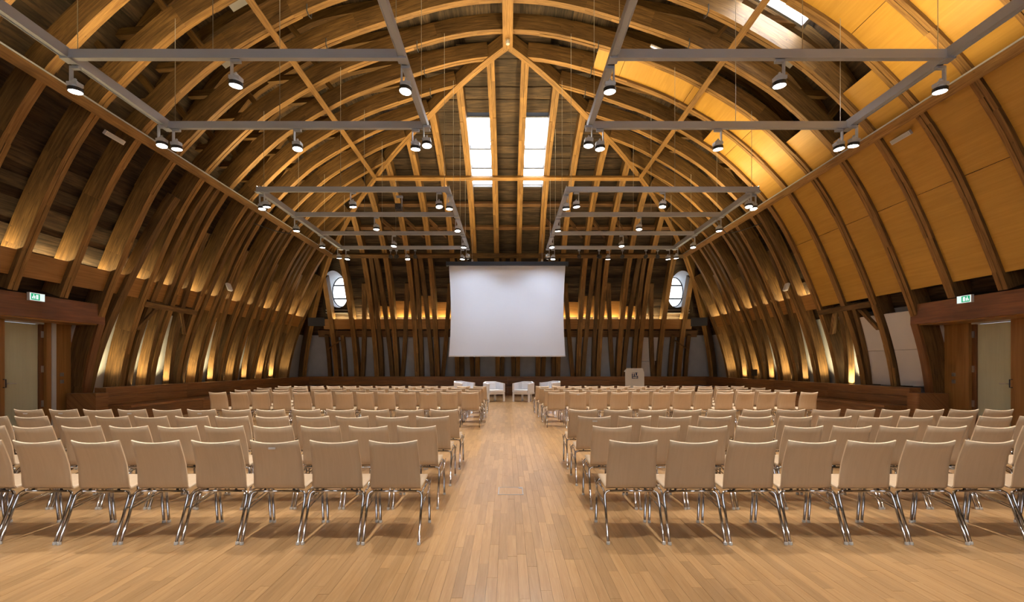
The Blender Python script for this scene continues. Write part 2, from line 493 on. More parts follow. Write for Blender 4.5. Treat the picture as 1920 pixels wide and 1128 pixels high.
# outer rafters and struts in the roof space
rnd = random.Random(11)
for d in sorted(RIB_D):
    if d < 3.0 or d > 21: continue
    for side in 'LR':
        xa0 = max(.05, d-D3+.4)
        sa, sb = s_of_X(xa0), s_of_X(.99*X1)
        if sb - sa < 1: continue
        mb = MB(); mb.sweep(side, d+.5, d+.5, sa, sb, lambda u: shell_off(side, u)-.28, lambda u: shell_off(side, u)-.03, .17)
        mb.build('rafter', M_RIB, ceiling)
        for xr, dz in ((.60, -.05), (.80, -.1), (.93, .05)):
            if xr*X1 < xa0+.6 or rnd.random() < .15: continue
            s = s_of_X(xr*X1); x, z = at_off(s, .3); so = shell_off(side, s)
            # horizontal tie from the rib outwards to the rafter
            x2 = x + so*1.25
            MB().beam(place(side, x-.1, d+.13, z+dz), place(side, x2, d+.33, z+dz), .14, .16).build('tie', M_RIB, ceiling)
            if rnd.random() < .8:
                MB().beam(place(side, x, d+.02, z+.05), place(side, x+so*.62, d+.06, z+so*.8), .16, .14).build('strut', M_RIB, ceiling)
for c in (-4.4, -3.3, -2.2, 2.2, 3.3, 4.4, 5.5, -5.5):
    s = s_of_X(.86*X1)
    a = place('E', *[q for q in (at_off(s, .2)[0], c-.45, at_off(s, .2)[1])]); b = place('E', at_off(s+1.0, .35)[0], c+.35, at_off(s+1.0, .35)[1])
    MB().beam(a, b, .13, .13).build('strut', M_RIBD, ceiling)
for xs in (.80, .90):
    MB().sweep('E', 0, 0, s_of_X(xs*X1)-.08, s_of_X(xs*X1)+.08, .22, .40, 2*xs*X1, 1, 't').build('collar_beam', M_RIBD, ceiling)

# posts and leaning braces that stand among the ribs below the lower purlin
def lean(side, ta, za, tb, zb, w, o0=.02, h=.2, m=None):
    MB().sweep(side, ta, tb, s_of_Z(za), s_of_Z(zb), o0, o0+h, w).build('brace', m or M_RIB, ceiling)
ZP = pZ(S_P1) - .1
for c in (7.15, 4.95, 2.75, .55):
    for sg in (-1, 1):
        if c > 1:
            lean('E', sg*(c+.2), 5.7, sg*(c+.92), .05, .22)
            lean('E', sg*(c-.6), ZP, sg*(c-.85), .05, .22, .05)
        lean('E', sg*(c-.34), ZP, sg*(c-.24), .05, .20, .03, .3)
for c in (7.15, 4.95, 2.75, .55):
    for side in 'LR':
        d = D3 + c
        zl = 3.4 if side == 'R' and c < 2 else ZP
        lean(side, d+.2, min(zl, 5.7), d+.92, .05, .18)
        if not (side == 'R' and c < 3): lean(side, d-.6, ZP, d-.85, .05, .18, .05)
        lean(side, d-.33, zl, d-.14, .05, .15, .03, .3)
lean('L', 12.75, 6.2, 12.08, .4, .22, .0, .24)
for c in (8.9, 9.75):
    for sg in (-1, 1):
        lean('E', sg*c, 3.1, sg*(c+.02), .05, .19, .12, .2)
# head ties and knee braces near the portals
for side in 'LR':
    s = s_of_Z(3.30)
    MB().sweep(side, 14.3, 14.3, s-.08, s+.08, -.03, .14, 2.2, 1, 't').build('head_tie', M_RIB, ceiling)
    for (ta, za, tb, zb) in ((15.2, 2.55, 14.75, 3.2), (13.25, 2.55, 13.7, 3.2)):
        lean(side, ta, za, tb, zb, .13, .0, .14)
for sg in (-1, 1):
    lean('E', sg*9.75, 2.35, sg*9.0, 2.85, .12, .0, .14)

# ------------------------------------------------------------------ walls below the boarding
for side in 'LRE':
    t0, t1 = (11.9, D3+12.2) if side != 'E' else (-12.2, 12.2)
    MB().sweep(side, (t0+t1)/2, (t0+t1)/2, S_PL, SL, .50, .60, t1-t0, 6, 't').build('plaster_wall', M_PLASTER, WALLS[side])
    # shelf between the ribs with the light channel on it
    ts, te = ((T0, D3+9.7) if side == 'L' else (15.45, D3+9.7)) if side != 'E' else (-9.8, 9.8)
    MB().sweep(side, (ts+te)/2, (ts+te)/2, S_SH0, S_SH1, .10, .13, te-ts, 2, 't').sweep(side, (ts+te)/2, (ts+te)/2, S_SH1-.04, S_SH1, .13, .50, te-ts, 1, 't').build('wall_shelf', M_PANEL, WALLS[side])
MB().sweep('E', 0, 0, s_of_Z(3.32), s_of_Z(2.98), .22, .46, 20.4, 1, 't').build('wall_plate', M_RIBD, wall_back)
# amber boarding just over the back shelf
for i in range(17):
    t = -8.8 + 1.1*i
    if abs(t) > 7.5: continue
    top = {0: 5.0, 1: 5.0, 2: 4.85, 3: 4.7, 4: 5.0, 5: 4.75, 6: 4.5, 7: 4.3}.get(int(abs(t)/1.1+.5), 4.4)
    for a, b in ((3.95, (3.95+top)/2), ((3.95+top)/2+.01, top)):
        MB().sweep('E', t, t, s_of_Z(b), s_of_Z(a), .44, .47, 1.02, 1, 't').build('board', M_PANEL, wall_back)
MB().box(-12.5, 12.5, T0-.2, T0, 0, 12).build('plaster_wall', M_PLASTER, wall_rear)

# bench running round three sides: backrest, seat, plinth
XB, XS = 10.62, 9.95
def bench():
    y0 = 12.02; ye, yes = D3+XB, D3+XS
    for sg, w in ((-1, wall_left), (1, wall_right)):
        def bx(x0, x1, ya, yb, z0, z1, nm):
            a, b = sorted((sg*x0, sg*x1)); MB().box(a, b, ya, yb, z0, z1, 1).build(nm, M_BENCH, w)
        n = 4
        for k in range(n):
            ya = y0 + (ye-y0)*k/n; yb = y0 + (ye-y0)*(k+1)/n
            bx(XB, XB+.30, ya+.002, yb-.002, .70, .93, 'bench_back'); bx(XB+.015, XB+.28, ya+.002, yb-.002, .47, .695, 'bench_back')
            ya = y0 + (yes-y0)*k/n; yb = y0 + (yes-y0)*(k+1)/n
            bx(XS, XB+.2, ya+.002, yb-.002, .40, .46, 'bench_seat'); bx(XS+.05, XS+.10, ya+.002, yb-.002, .0, .39, 'bench_plinth')
        bx(XS+.04, XB+.25, y0+.01, y0+.05, .0, .40, 'bench_end')
        bx(10.55, 11.3, 12.0-.35, 12.02, .0, .80, 'bench_end')
    n = 8
    for k in range(n):
        a = -XB-.28 + (2*XB+.56)*k/n; b = -XB-.28 + (2*XB+.56)*(k+1)/n
        MB().box(a+.002, b-.002, ye, ye+.3, .70, .93, 0).build('bench_back', M_BENCH, wall_back)
        MB().box(a+.002, b-.002, ye+.015, ye+.28, .47, .695, 0).build('bench_back', M_BENCH, wall_back)
        a = -XS + 2*XS*k/n; b = -XS + 2*XS*(k+1)/n
        MB().box(a+.002, b-.002, yes, ye+.2, .40, .46, 0).build('bench_seat', M_BENCH, wall_back)
        MB().box(a+.002, b-.002, yes+.05, yes+.1, .0, .39, 0).build('bench_plinth', M_BENCH, wall_back)
bench()

# uplights behind the bench
for side in 'LR':
    sg = -1 if side == 'L' else 1
    for k in range(10):
        d = 12.9 + 1.1*k
        if side == 'R' and d < 14.8: continue
        ld = bpy.data.lights.new('bench_uplight', 'AREA'); ld.shape = 'DISK'; ld.size = .30; ld.energy = P_FOOT*random.uniform(.75, 1.25); ld.color = WARM; ld.spread = math.radians(110)
        o = bpy.data.objects.new('bench_uplight', ld); COL.objects.link(o)
        o.location = (sg*(pX(s_of_Z(.95))+.14), d-.36, .93); o.rotation_euler = (PI, 0, 0)

# portals on both sides: lintel, lined post, veneered wall, door
def portal(side, door_name):
    sg = -1 if side == 'L' else 1; w = WALLS[side]
    def bx(name, x0, x1, y0, y1, z0, z1, m, parent=w, grain=None):
        a, b = sorted((sg*x0, sg*x1)); return MB().box(a, b, y0, y1, z0, z1, grain).build(name, m, parent)
    bx('lintel', 10.70, 11.5, T0, 12.09, 2.60, 3.12, M_LINTEL, w, 1)
    MB().sweep(side, 12.0, 12.0, s_of_Z(2.62), FOOT, -.06, .85, .19).build('portal_post', M_LINTEL, w)
    bx('soffit', 10.75, 11.5, T0, 11.9, 2.57, 2.60, M_PANEL)
    yd0, yd1 = (10.33, 11.20)
    bx('wall_panel', 11.42, 11.55, 11.36, 11.95, 0, 2.6, M_PANEL, w, 2)
    bx('wall_panel', 11.40, 11.55, 9.35, yd0-.02, 0, 2.6, M_PANEL, w, 2)
    bx('wall_panel', 11.42, 11.55, T0, 9.34, 0, 2.6, M_PANEL, w, 2)
    d = struct(empty(door_name, (sg*11.5, (yd0+yd1)/2, 0)))
    def dx(name, x0, x1, y0, y1, z0, z1, m, grain=None):
        a, b = sorted((sg*(x0-11.5), sg*(x1-11.5))); yc = (yd0+yd1)/2
        return MB().box(a, b, y0-yc, y1-yc, z0, z1, grain).build(name, m, d)
    dx('door_leaf', 11.50, 11.55, yd0, yd1-.07, .01, 2.52, M_DOOR, 2)
    dx('door_frame', 11.38, 11.56, yd1+.03, yd1+.15, 0, 2.58, M_PANEL, 2)
    dx('door_rebate', 11.46, 11.56, yd1-.07, yd1+.03, 0, 2.56, M_LINTEL, 2)
    dx('door_head', 11.44, 11.56, yd0-.02, yd1+.15, 2.53, 2.6, M_GREYW)
    for z in (.5, 1.35, 2.2):
        dx('hinge', 11.44, 11.47, yd1-.03, yd1+.02, z, z+.16, M_STEEL)
    yh = yd0+.07-(yd0+yd1)/2; xh = 11.40-11.5
    hd = MB().tube([(sg*.0, yh, 1.10), (sg*xh*.8, yh, 1.10), (sg*xh*.9, yh+.03, 1.10), (sg*xh*.9, yh+.16, 1.10)], .012, 8).lathe([(.028, 0), (.028, .012)], (sg*0 - (0.012 if sg > 0 else 0), yh, 1.10), 14, 'x')
    hd.build('door_handle', M_STEEL, d)
    pz = MB().tube([(sg*(11.40-11.5), yh-.12, 1.20), (sg*(11.34-11.5), yh-.12, 1.20), (sg*(11.34-11.5), yh-.12, 1.02), (sg*(11.40-11.5), yh-.12, 1.02)], .012, 8)
    pz.build('door_pull', M_DARKM, d)
    # switch plates
    for k, z in enumerate((1.24, 1.06)):
        o = bx('light_switch', 11.405, 11.42, 11.60, 11.69, z, z+.09, M_STEEL, None)
        tag(o, ('upper' if k == 0 else 'lower') + f' square metal switch plate beside the door on the {"left" if side=="L" else "right"} side', 'switch', 'switch plates')
portal('L', 'door_1'); portal('R', 'door_2')
# pale jamb strip at the door without panels
MB().box(-11.44, -11.36, 11.345, 11.45, 0, 2.58).build('jamb_strip', M_GREYW, wall_left)

# exit signs
def exit_sign(side):
    sg = -1 if side == 'L' else 1
    y = 10.28 if side == 'L' else 10.60
    o = empty('exit_sign', (sg*10.66, y, 3.06))
    tag(o, f'small lit green exit sign on the dark lintel over the {"left" if side=="L" else "right"} doorway', 'exit sign', 'exit signs')
    MB().box(-.03, .03, -.17, .17, -.09, .09).build('casing', M_WHITE, o)
    xi = -sg*.032
    def q(name, y0, y1, z0, z1, m, e=.0):
        a, b = sorted((xi, xi - sg*(.004+e))); return MB().box(a, b, y0, y1, z0, z1).build(name, m, o)
    f = 1 if side == 'R' else -1
    q('panel', -.16, .16, -.08, .08, M_EXITW)
    q('field', *sorted((-.14*1, .05*1)) if side == 'L' else (-.14, .05), -.07, .07, M_GREEN, .003)
    q('doorway_mark', -.035, .015, -.05, .05, M_EXITW, .006)
    p = MB()
    a, b = sorted((xi, xi - sg*.012))
    p.box(a, b, -.10, -.075, -.005, .03); p.box(a, b, -.098, -.078, .036, .054); p.box(a, b, -.12, -.095, -.045, -.0); p.box(a, b, -.08, -.055, -.045, -.0); p.box(a, b, -.075, -.05, .005, .018)
    p.build('running_figure', M_EXITW, o)
exit_sign('L'); exit_sign('R')

# ------------------------------------------------------------------ veneer panels between the ribs (right side)
def panel(d0, d1, s0, s1):
    MB().sweep('R', (d0+d1)/2, (d0+d1)/2, s0+.006, s1-.006, .07, .10, (d1-d0)-RIB_W+.02, None, 't').build('veneer_panel', M_VENEER, ceiling)
RS = sorted([d for d in RIB_D if 3.5 < d < 15.5])
s_bot, s_seam = s_of_Z(3.46), s_of_Z(5.50)
TOPX = {14: .745, 13: .30, 12: .905, 11: .966, 10: .90}
for a, b in zip(RS[:-1], RS[1:]):
    panel(a, b, S_P1+.02, s_seam); panel(a, b, s_seam, s_bot)
    k = int(a+.2)
    top = s_of_X({14: .745, 13: .30, 12: .905, 11: .966 if a > 10.5 else .9}.get(k, .42)*X1) if a > 10.4 else s_of_X((.90 if a > 9.6 else .40)*X1)
    s = S_P1
    while s > top + .02:
        n = s - 2.15
        if n - top < .5: n = top
        panel(a, b, n, s); s = n
# white board panels low on the right and at the back
for (a, b) in ((12.10, 12.98), (13.28, 14.05)):
    for z0, z1 in ((.94, 1.93), (1.94, 2.95)):
        MB().sweep('R', (a+b)/2, (a+b)/2, s_of_Z(z1), s_of_Z(z0), .08, .14, b-a, 4, 't').build('white_panel', M_WHITE, wall_right)
MB().sweep('E', 7.72, 7.72, s_of_Z(2.95), s_of_Z(1.72), .25, .40, .86, 2, 't').build('white_panel', M_WHITE, wall_back)
MB().sweep('E', 7.66, 7.66, s_of_Z(1.70), s_of_Z(.5), .20, .40, .80, 2, 't').build('white_panel', M_WHITE, wall_back)

# ------------------------------------------------------------------ windows
def skylight(n, side, t0, t1, x0, x1, splits, off=None, glass=None):
    so = (lambda sd, u: off) if off else shell_off
    w = struct(empty(f'window_{n}', place(side, *[(q) for q in (at_off(s_of_X((x0+x1)/2), .5)[0], (t0+t1)/2, at_off(s_of_X((x0+x1)/2), .5)[1])])))
    inv = Matrix.Translation(-w.location)
    s0, s1 = s_of_X(x0), s_of_X(x1)
    f0 = lambda u: so(side, u)-.10
    f1 = lambda u: so(side, u)+.16
    def fin(mb, name, m):
        mb.v = [tuple(inv @ Vector(p)) for p in mb.v]; mb.build(name, m, w)
    for t in (t0, t1): fin(MB().sweep(side, t, t, s0-.05, s1+.05, f0, f1, .06), 'window_frame', M_BARS)
    ss = [s0] + [s0+(s1-s0)*k for k in splits] + [s1]
    for i, s in enumerate(ss):
        fin(MB().sweep(side, (t0+t1)/2, (t0+t1)/2, s-.03, s+.03, f0, f1, t1-t0-.06, 1, 't'), 'glazing_bar', M_BARS)
    for a, b in zip(ss[:-1], ss[1:]):
        fin(MB().sweep(side, (t0+t1)/2, (t0+t1)/2, a+.03, b-.03, lambda u: so(side, u)+.10, lambda u: so(side, u)+.12, t1-t0-.06), 'pane', glass or M_PANE)
skylight(1, 'E', *SKY[0], (.45, .72)); skylight(2, 'E', *SKY[1], (.45, .72))
skylight(3, 'R', *RSKY, (), .72, M_PANE3)

def shell_y(z):
    lo, hi = 0.0, SL
    for _ in range(40):
        m = (lo+hi)/2
        if at_off(m, shell_off('E', m))[1] > z: lo = m
        else: hi = m
    return D3 + at_off(lo, shell_off('E', lo))[0]
def oculus(n, sg):
    # tall oval window at the back of a plastered reveal that cuts through the sloping boarding
    t = sg*9.02; zc = 5.50; yb = 24.75
    w = struct(empty(f'window_{n}', (t, yb, zc)))
    N = 40; a, b = .50, .80
    el = lambda A, B, k: (A*math.cos(2*PI*k/N), B*math.sin(2*PI*k/N))
    ys = lambda z: shell_y(zc+z) - yb
    mb = MB()
    for k in range(N):
        x, z = el(a+.10, b+.10, k); mb.v.append((x, ys(z)-.02, z))
    for k in range(N):
        x, z = el(a+.01, b+.01, k); mb.v.append((x, -.02, z))
    for k in range(N):
        k2 = (k+1) % N
        mb.face([k, k2, N+k2, N+k], [(k/N, 0), ((k+1)/N, 0), ((k+1)/N, .4), (k/N, .4)], True)
    mb.build('reveal', M_PLASTER, w)
    mb = MB(); hw, h0, h1 = .86, 1.30, 1.40
    for k in range(N):
        x, z = el(a+.10, b+.10, k); mb.v.append((x, ys(z)-.02, z))
    for k in range(N):
        an = 2*PI*k/N; c, s_ = math.cos(an), math.sin(an)
        f = min(hw/max(abs(c), 1e-6), (h1 if s_ > 0 else h0)/max(abs(s_), 1e-6)); mb.v.append((c*f, ys(s_*f)-.02, s_*f))
    for k in range(N):
        k2 = (k+1) % N
        mb.face([k, k2, N+k2, N+k], [(k/N*6, 0), ((k+1)/N*6, 0), ((k+1)/N*6, .5), (k/N*6, .5)])
    mb.build('niche_wall', M_BOARD, w)
    mb = MB(); pts = [(el(a, b, k)[0], -.02, el(a, b, k)[1]) for k in range(N)]
    mb.tube(pts, .035, 8, closed=True); mb.build('window_frame', M_DARKM, w)
    for z in (-.36, .36):
        x = a*math.sqrt(1-(z/b)**2)
        MB().box(-x, x, -.05, .0, z-.035, z+.035).build('glazing_bar', M_DARKM, w)
    mb = MB()
    for k in range(N):
        x, z = el(a, b, k); mb.v.append((x, .02, z))
    mb.face(list(range(N)), [(0, 0)]*N)
    mb.build('pane', M_PANE2, w)
    y0 = ys(-1.08)
    for z in (-1.06, -1.20): MB().box(-.66, .66, y0-.16, y0+.06, z, z+.05).build('window_sill', M_STEEL, w)
oculus(4, -1); oculus(5, 1)
# made-up tall windows in the rear wall, added to light the chair backs
for n, x in ((6, -3.4), (7, 3.4)):
    w = struct(empty(f'window_{n}', (x, T0, 3.0)))
    MB().box(-1.3, 1.3, .0, .012, .0, 4.6).build('pane', emit('rear_fill_glass', (.97, .98, 1.0), E_REAR) if n == 6 else bpy.data.materials['rear_fill_glass'], w)
    for a_ in ((-1.38, -1.28, -.08, 4.68), (1.28, 1.38, -.08, 4.68), (-.04, .04, 0, 4.6), (-1.3, 1.3, -.08, .02), (-1.3, 1.3, 4.58, 4.68), (-1.3, 1.3, 2.9, 2.98)):
        MB().box(a_[0], a_[1], .0, .07, a_[2], a_[3]).build('window_frame', M_GREYW, w)

# ------------------------------------------------------------------ projection screen
def proj_screen():
    y = 21.6; k = y/853.0
    xl, xr = (842-952)*k, (1060-952)*k; zt = EYE+(685-498)*k; zb = EYE+(685-667)*k
    cx = (xl+xr)/2; hw = (xr-xl)/2
    o = empty('projection_screen', (cx, y, zb)); H = zt-zb
    tag(o, 'large white roll-down projection screen hanging in front of the end timbers', 'screen')
    mb = MB(); nx, nz = 14, 20; base = 0
    for j in range(nz+1):
        v = j/nz; inset = .085*math.sin(PI*min(1, v*1.02))*hw/2.8
        for i in range(nx+1):
            u = -1+2*i/nx
            mb.v.append((u*(hw-inset), .006*math.sin(v*5), v*H))
    for j in range(nz):
        for i in range(nx):
            a = j*(nx+1)+i
            mb.face([a, a+1, a+nx+2, a+nx+1], [(i/nx, j/nz)]*4, True)
    n = len(mb.v); F = list(mb.f)
    mb.v += [(x, yy+.008, z) for x, yy, z in mb.v]
    for f in F: mb.face([q+n for q in f[::-1]], [(0, 0)]*4, True)
    mb.build('screen_cloth', M_SCREEN, o)
    MB().box(-hw-.01, hw+.01, -.03, .03, -.035, .02).build('bottom_bar', M_WHITE, o)
    c = MB(); c.box(-hw-.10, hw+.10, -.14, .14, H+.0, H+.17); c.box(-hw-.13, -hw-.10, -.15, .15, H-.01, H+.18); c.box(hw+.10, hw+.13, -.15, .15, H-.01, H+.18)
    c.build('roller_housing', M_NAVYM, o)
    for x in (-hw*.6, hw*.6):
        MB().box(x-.04, x+.04, -.03, .03, H+.17, H+.30).build('hanger', M_STEEL, o)
        MB().tube([(x, 0, H+.30), (x, 0, H+1.5)], .008, 6).build('suspension_wire', M_WIRE, o)
proj_screen()

# ------------------------------------------------------------------ lighting frames
def lframe(sg, y0, y1, bars, label):
    o = empty('lighting_frame', (0, (y0+y1)/2, ZG)); yc = (y0+y1)/2
    tag(o, label, 'lighting frame', 'suspended lighting frames')
    for x, nm in ((XO, 'outer_rail'), (XI, 'inner_rail')):
        m = MB(); m.box(sg*x-BW/2, sg*x+BW/2, y0-yc, y1-yc, -BH/2, BH/2)
        for e in (-1, 1):
            m.box(sg*x+e*BW/2-.006, sg*x+e*BW/2+.006, y0-yc, y1-yc, -BH/2-.014, -BH/2+.012)
        m.build(nm, M_ALU, o)
        MB().box(sg*x-.042, sg*x-.036, y0-yc, y1-yc, BH/2, BH/2+.03).box(sg*x+.036, sg*x+.042, y0-yc, y1-yc, BH/2, BH/2+.03).build('uplight_channel', M_ALU, o)
    for y in bars:
        a, b = sorted((sg*(XI+BW/2), sg*(XO-BW/2)))
        m = MB(); m.box(a, b, y-yc-BW/2, y-yc+BW/2, -BH/2, BH/2); m.box(a, b, y-yc-BW/2-.004, y-yc-BW/2+.004, -BH/2-.014, -BH/2+.012)
        m.build('crossbar', M_ALU, o)
        for x in (XO, XI): MB().box(sg*x-.075, sg*x+.075, y-yc-.075, y-yc+.075, -BH/2-.03, -BH/2).build('corner_bracket', M_ALU, o)
        for x in (XO-.15, 4.75, XI+.1):
            zt = pZ(s_of_X(max(x, 0)))
            if y > D3: zt = min(zt, pZ(s_of_X(max(0, y-D3))))
            MB().tube([(sg*x, y-yc, BH/2), (sg*x, y-yc, zt-ZG+.02)], .006, 5).build('suspension_wire', M_WIRE, o)
    return o
NEARB = [3.03, 5.18, 7.33, 9.48]; FARB = [12.93, 15.07, 17.20, 19.30]
for sg, nm in ((-1, 'left'), (1, 'right')):
    lframe(sg, .8, NEARB[-1]+BW/2, NEARB, f'large grey aluminium lighting frame hanging nearest on the {nm}')
    lframe(sg, FARB[0]-BW/2, FARB[-1]+BW/2, FARB, f'grey aluminium lighting frame hanging farther off on the {nm} of the aisle')

# spotlights
def spot_meshes():
    d = {}
    d['adapter'] = MB().box(-.075, .075, -.03, .03, -.045, 0).mesh('adapter', M_ALU)
    a = MB(); a.box(.055, .075, -.03, .03, -.25, -.045); a.box(.0, .075, -.03, .03, -.27, -.25); a.box(-.015, .015, -.015, .015, -.25, -.20)
    d['arm'] = a.mesh('arm', M_ALUL)
    h = MB(); h.box(-.085, .085, -.065, .065, .03, .085); h.lathe([(.04, .085), (.045, .115), (.035, .125)], (0, 0, 0), 16); h.lathe([(.088, .0), (.09, .03), (.07, .04)], (0, 0, 0), 20)
    d['housing'] = h.mesh('housing', M_ALUL)
    d['ring'] = MB().lathe([(.098, -.055), (.104, -.05), (.104, .0), (.092, .004)], (0, 0, 0), 22).mesh('ring', M_BLACK)
    d['lens'] = MB().lathe([(.090, -.060), (.094, -.056)], (0, 0, 0), 22).mesh('lens', M_LENS)
    return d
SM = spot_meshes()
spot_data = bpy.data.lights.new('spot_lamp', 'SPOT')
spot_data.energy = P_SPOT*4; spot_data.spot_size = math.radians(66); spot_data.spot_blend = .9; spot_data.shadow_soft_size = .09
spot_data.color = (1.0, .96, .91)
screen_data = spot_data.copy(); screen_data.energy = P_SCREEN; screen_data.color = (.78, .88, 1.0); screen_data.spot_size = math.radians(110); screen_data.spot_blend = .55
ORD = ['first', 'second', 'third', 'fourth', 'fifth', 'sixth', 'seventh', 'eighth', 'ninth', 'tenth', 'eleventh', 'twelfth', 'thirteenth', 'fourteenth']
def spotlight(x, y, label, rz=0.0, tilt=(0, 0), stage=False):
    o = empty('spotlight', (x, y, ZG-BH/2-.016), rz)
    tag(o, label, 'spotlight', 'grey stage spotlights on the lighting frames')
    link('adapter', SM['adapter'], o); link('arm', SM['arm'], o)
    h = link('housing', SM['housing'], o, (0, 0, -.36), (tilt[0], tilt[1], 0))
    link('ring', SM['ring'], h)
    l = link('lens', SM['lens'], h)
    sp = bpy.data.objects.new('spot_lamp', screen_data if stage else spot_data); COL.objects.link(sp); sp.parent = h; sp.location = (0, 0, -.075)
    return o
for sg, nm in ((-1, 'left'), (1, 'right')):
    for bi, y in enumerate(NEARB):
        xs = [('outer end', 7.12), ('middle', 4.38), ('inner end', 1.68)]
        if bi == 3: xs = [('outer end', 7.10), ('second from the outer end', 6.9), ('middle', 4.38), ('second from the inner end', 1.92), ('inner end', 1.66)]
        for wh, x in xs:
            bar = ('rearmost', 'third', 'second', 'farthest')[bi]
            yy = y + (.16 if x > 7 or x < 1.75 else 0) - (.30 if bi == 3 and (x > 7 or x < 1.75) else 0)
            spotlight(sg*x, yy, f'grey spotlight at the {wh} of the {bar} bar, nearest {nm} frame'.replace('the second', 'second'), 0 if sg > 0 else PI, (random.uniform(-.12, .12), random.uniform(-.1, .1)))
    for bi, y in enumerate(FARB):
        bar = ('first', 'second', 'third', 'last')[bi]
        xs = [('outer end', 7.08), ('middle', 4.4 + (0, -.05, -.1, -.15)[bi]), ('inner end', 1.68)]
        if bi == 0: xs += [('place beside the inner end', 1.95), ('place beside the outer end', 6.85)]
        if bi == 3: xs += [('place beside the inner end', 1.92), ('place beside the outer end', 6.8)]
        for wh, x in xs:
            yy = y + (.18 if wh in ('outer end', 'inner end') and bi < 3 else (-.18 if wh in ('outer end', 'inner end') else 0))
            spotlight(sg*x, yy, f'grey spotlight at the {wh} of the {bar} bar, far {nm} frame', 0 if sg > 0 else PI, (random.uniform(-.15, .15), random.uniform(-.12, .12)) if not (bi == 3 and wh == 'inner end') else (.72*sg, 0), bi == 3 and wh == 'inner end')
# unlit projectors on the last bar
for i, (x, nm) in enumerate(((-5.0, 'left'), (-4.75, 'left'), (3.05, 'right'), (3.9, 'right'), (4.9, 'right'), (-3.95, 'left'), (5.9, 'right'), (6.4, 'right'))):
    o = empty('stage_light', (x, 19.42, ZG-BH/2-.0))
    tag(o, f'unlit dark stage light, {ORD[[-5.0,-4.75,-3.95].index(x)] if x < 0 else ORD[[3.05,3.9,4.9,5.9,6.4].index(x)]} of those on the last bar at {nm}', 'stage light', 'unlit stage lights')
    MB().box(-.05, .05, -.03, .03, -.05, 0).box(-.008, .008, -.02, .02, -.20, -.05).build('clamp', M_ALU, o)
    h = MB().lathe([(.06, -.09), (.085, -.08), (.085, .06), (.05, .10)], (0, 0, 0), 16, 'y').build('barrel', M_BLACK, o, (0, 0, -.28)); h.rotation_euler = (.4, 0, random.uniform(-.5, .5))
# dark projector on near edge of the far frame
o = empty('projector_box', (-3.15, 13.25, ZG-BH/2)); tag(o, 'small unlit grey projector hanging from the far frame left of the skylights', 'projector')
MB().box(-.09, .09, -.04, .04, -.05, 0).box(.06, .08, -.02, .02, -.3, -.05).build('bracket', M_ALU, o)
MB().box(-.10, .07, -.14, .10, -.42, -.26).lathe([(.06, -.2), (.06, -.14)], (-.02, 0, -.35), 14, 'y').build('body', M_DARKM, o)

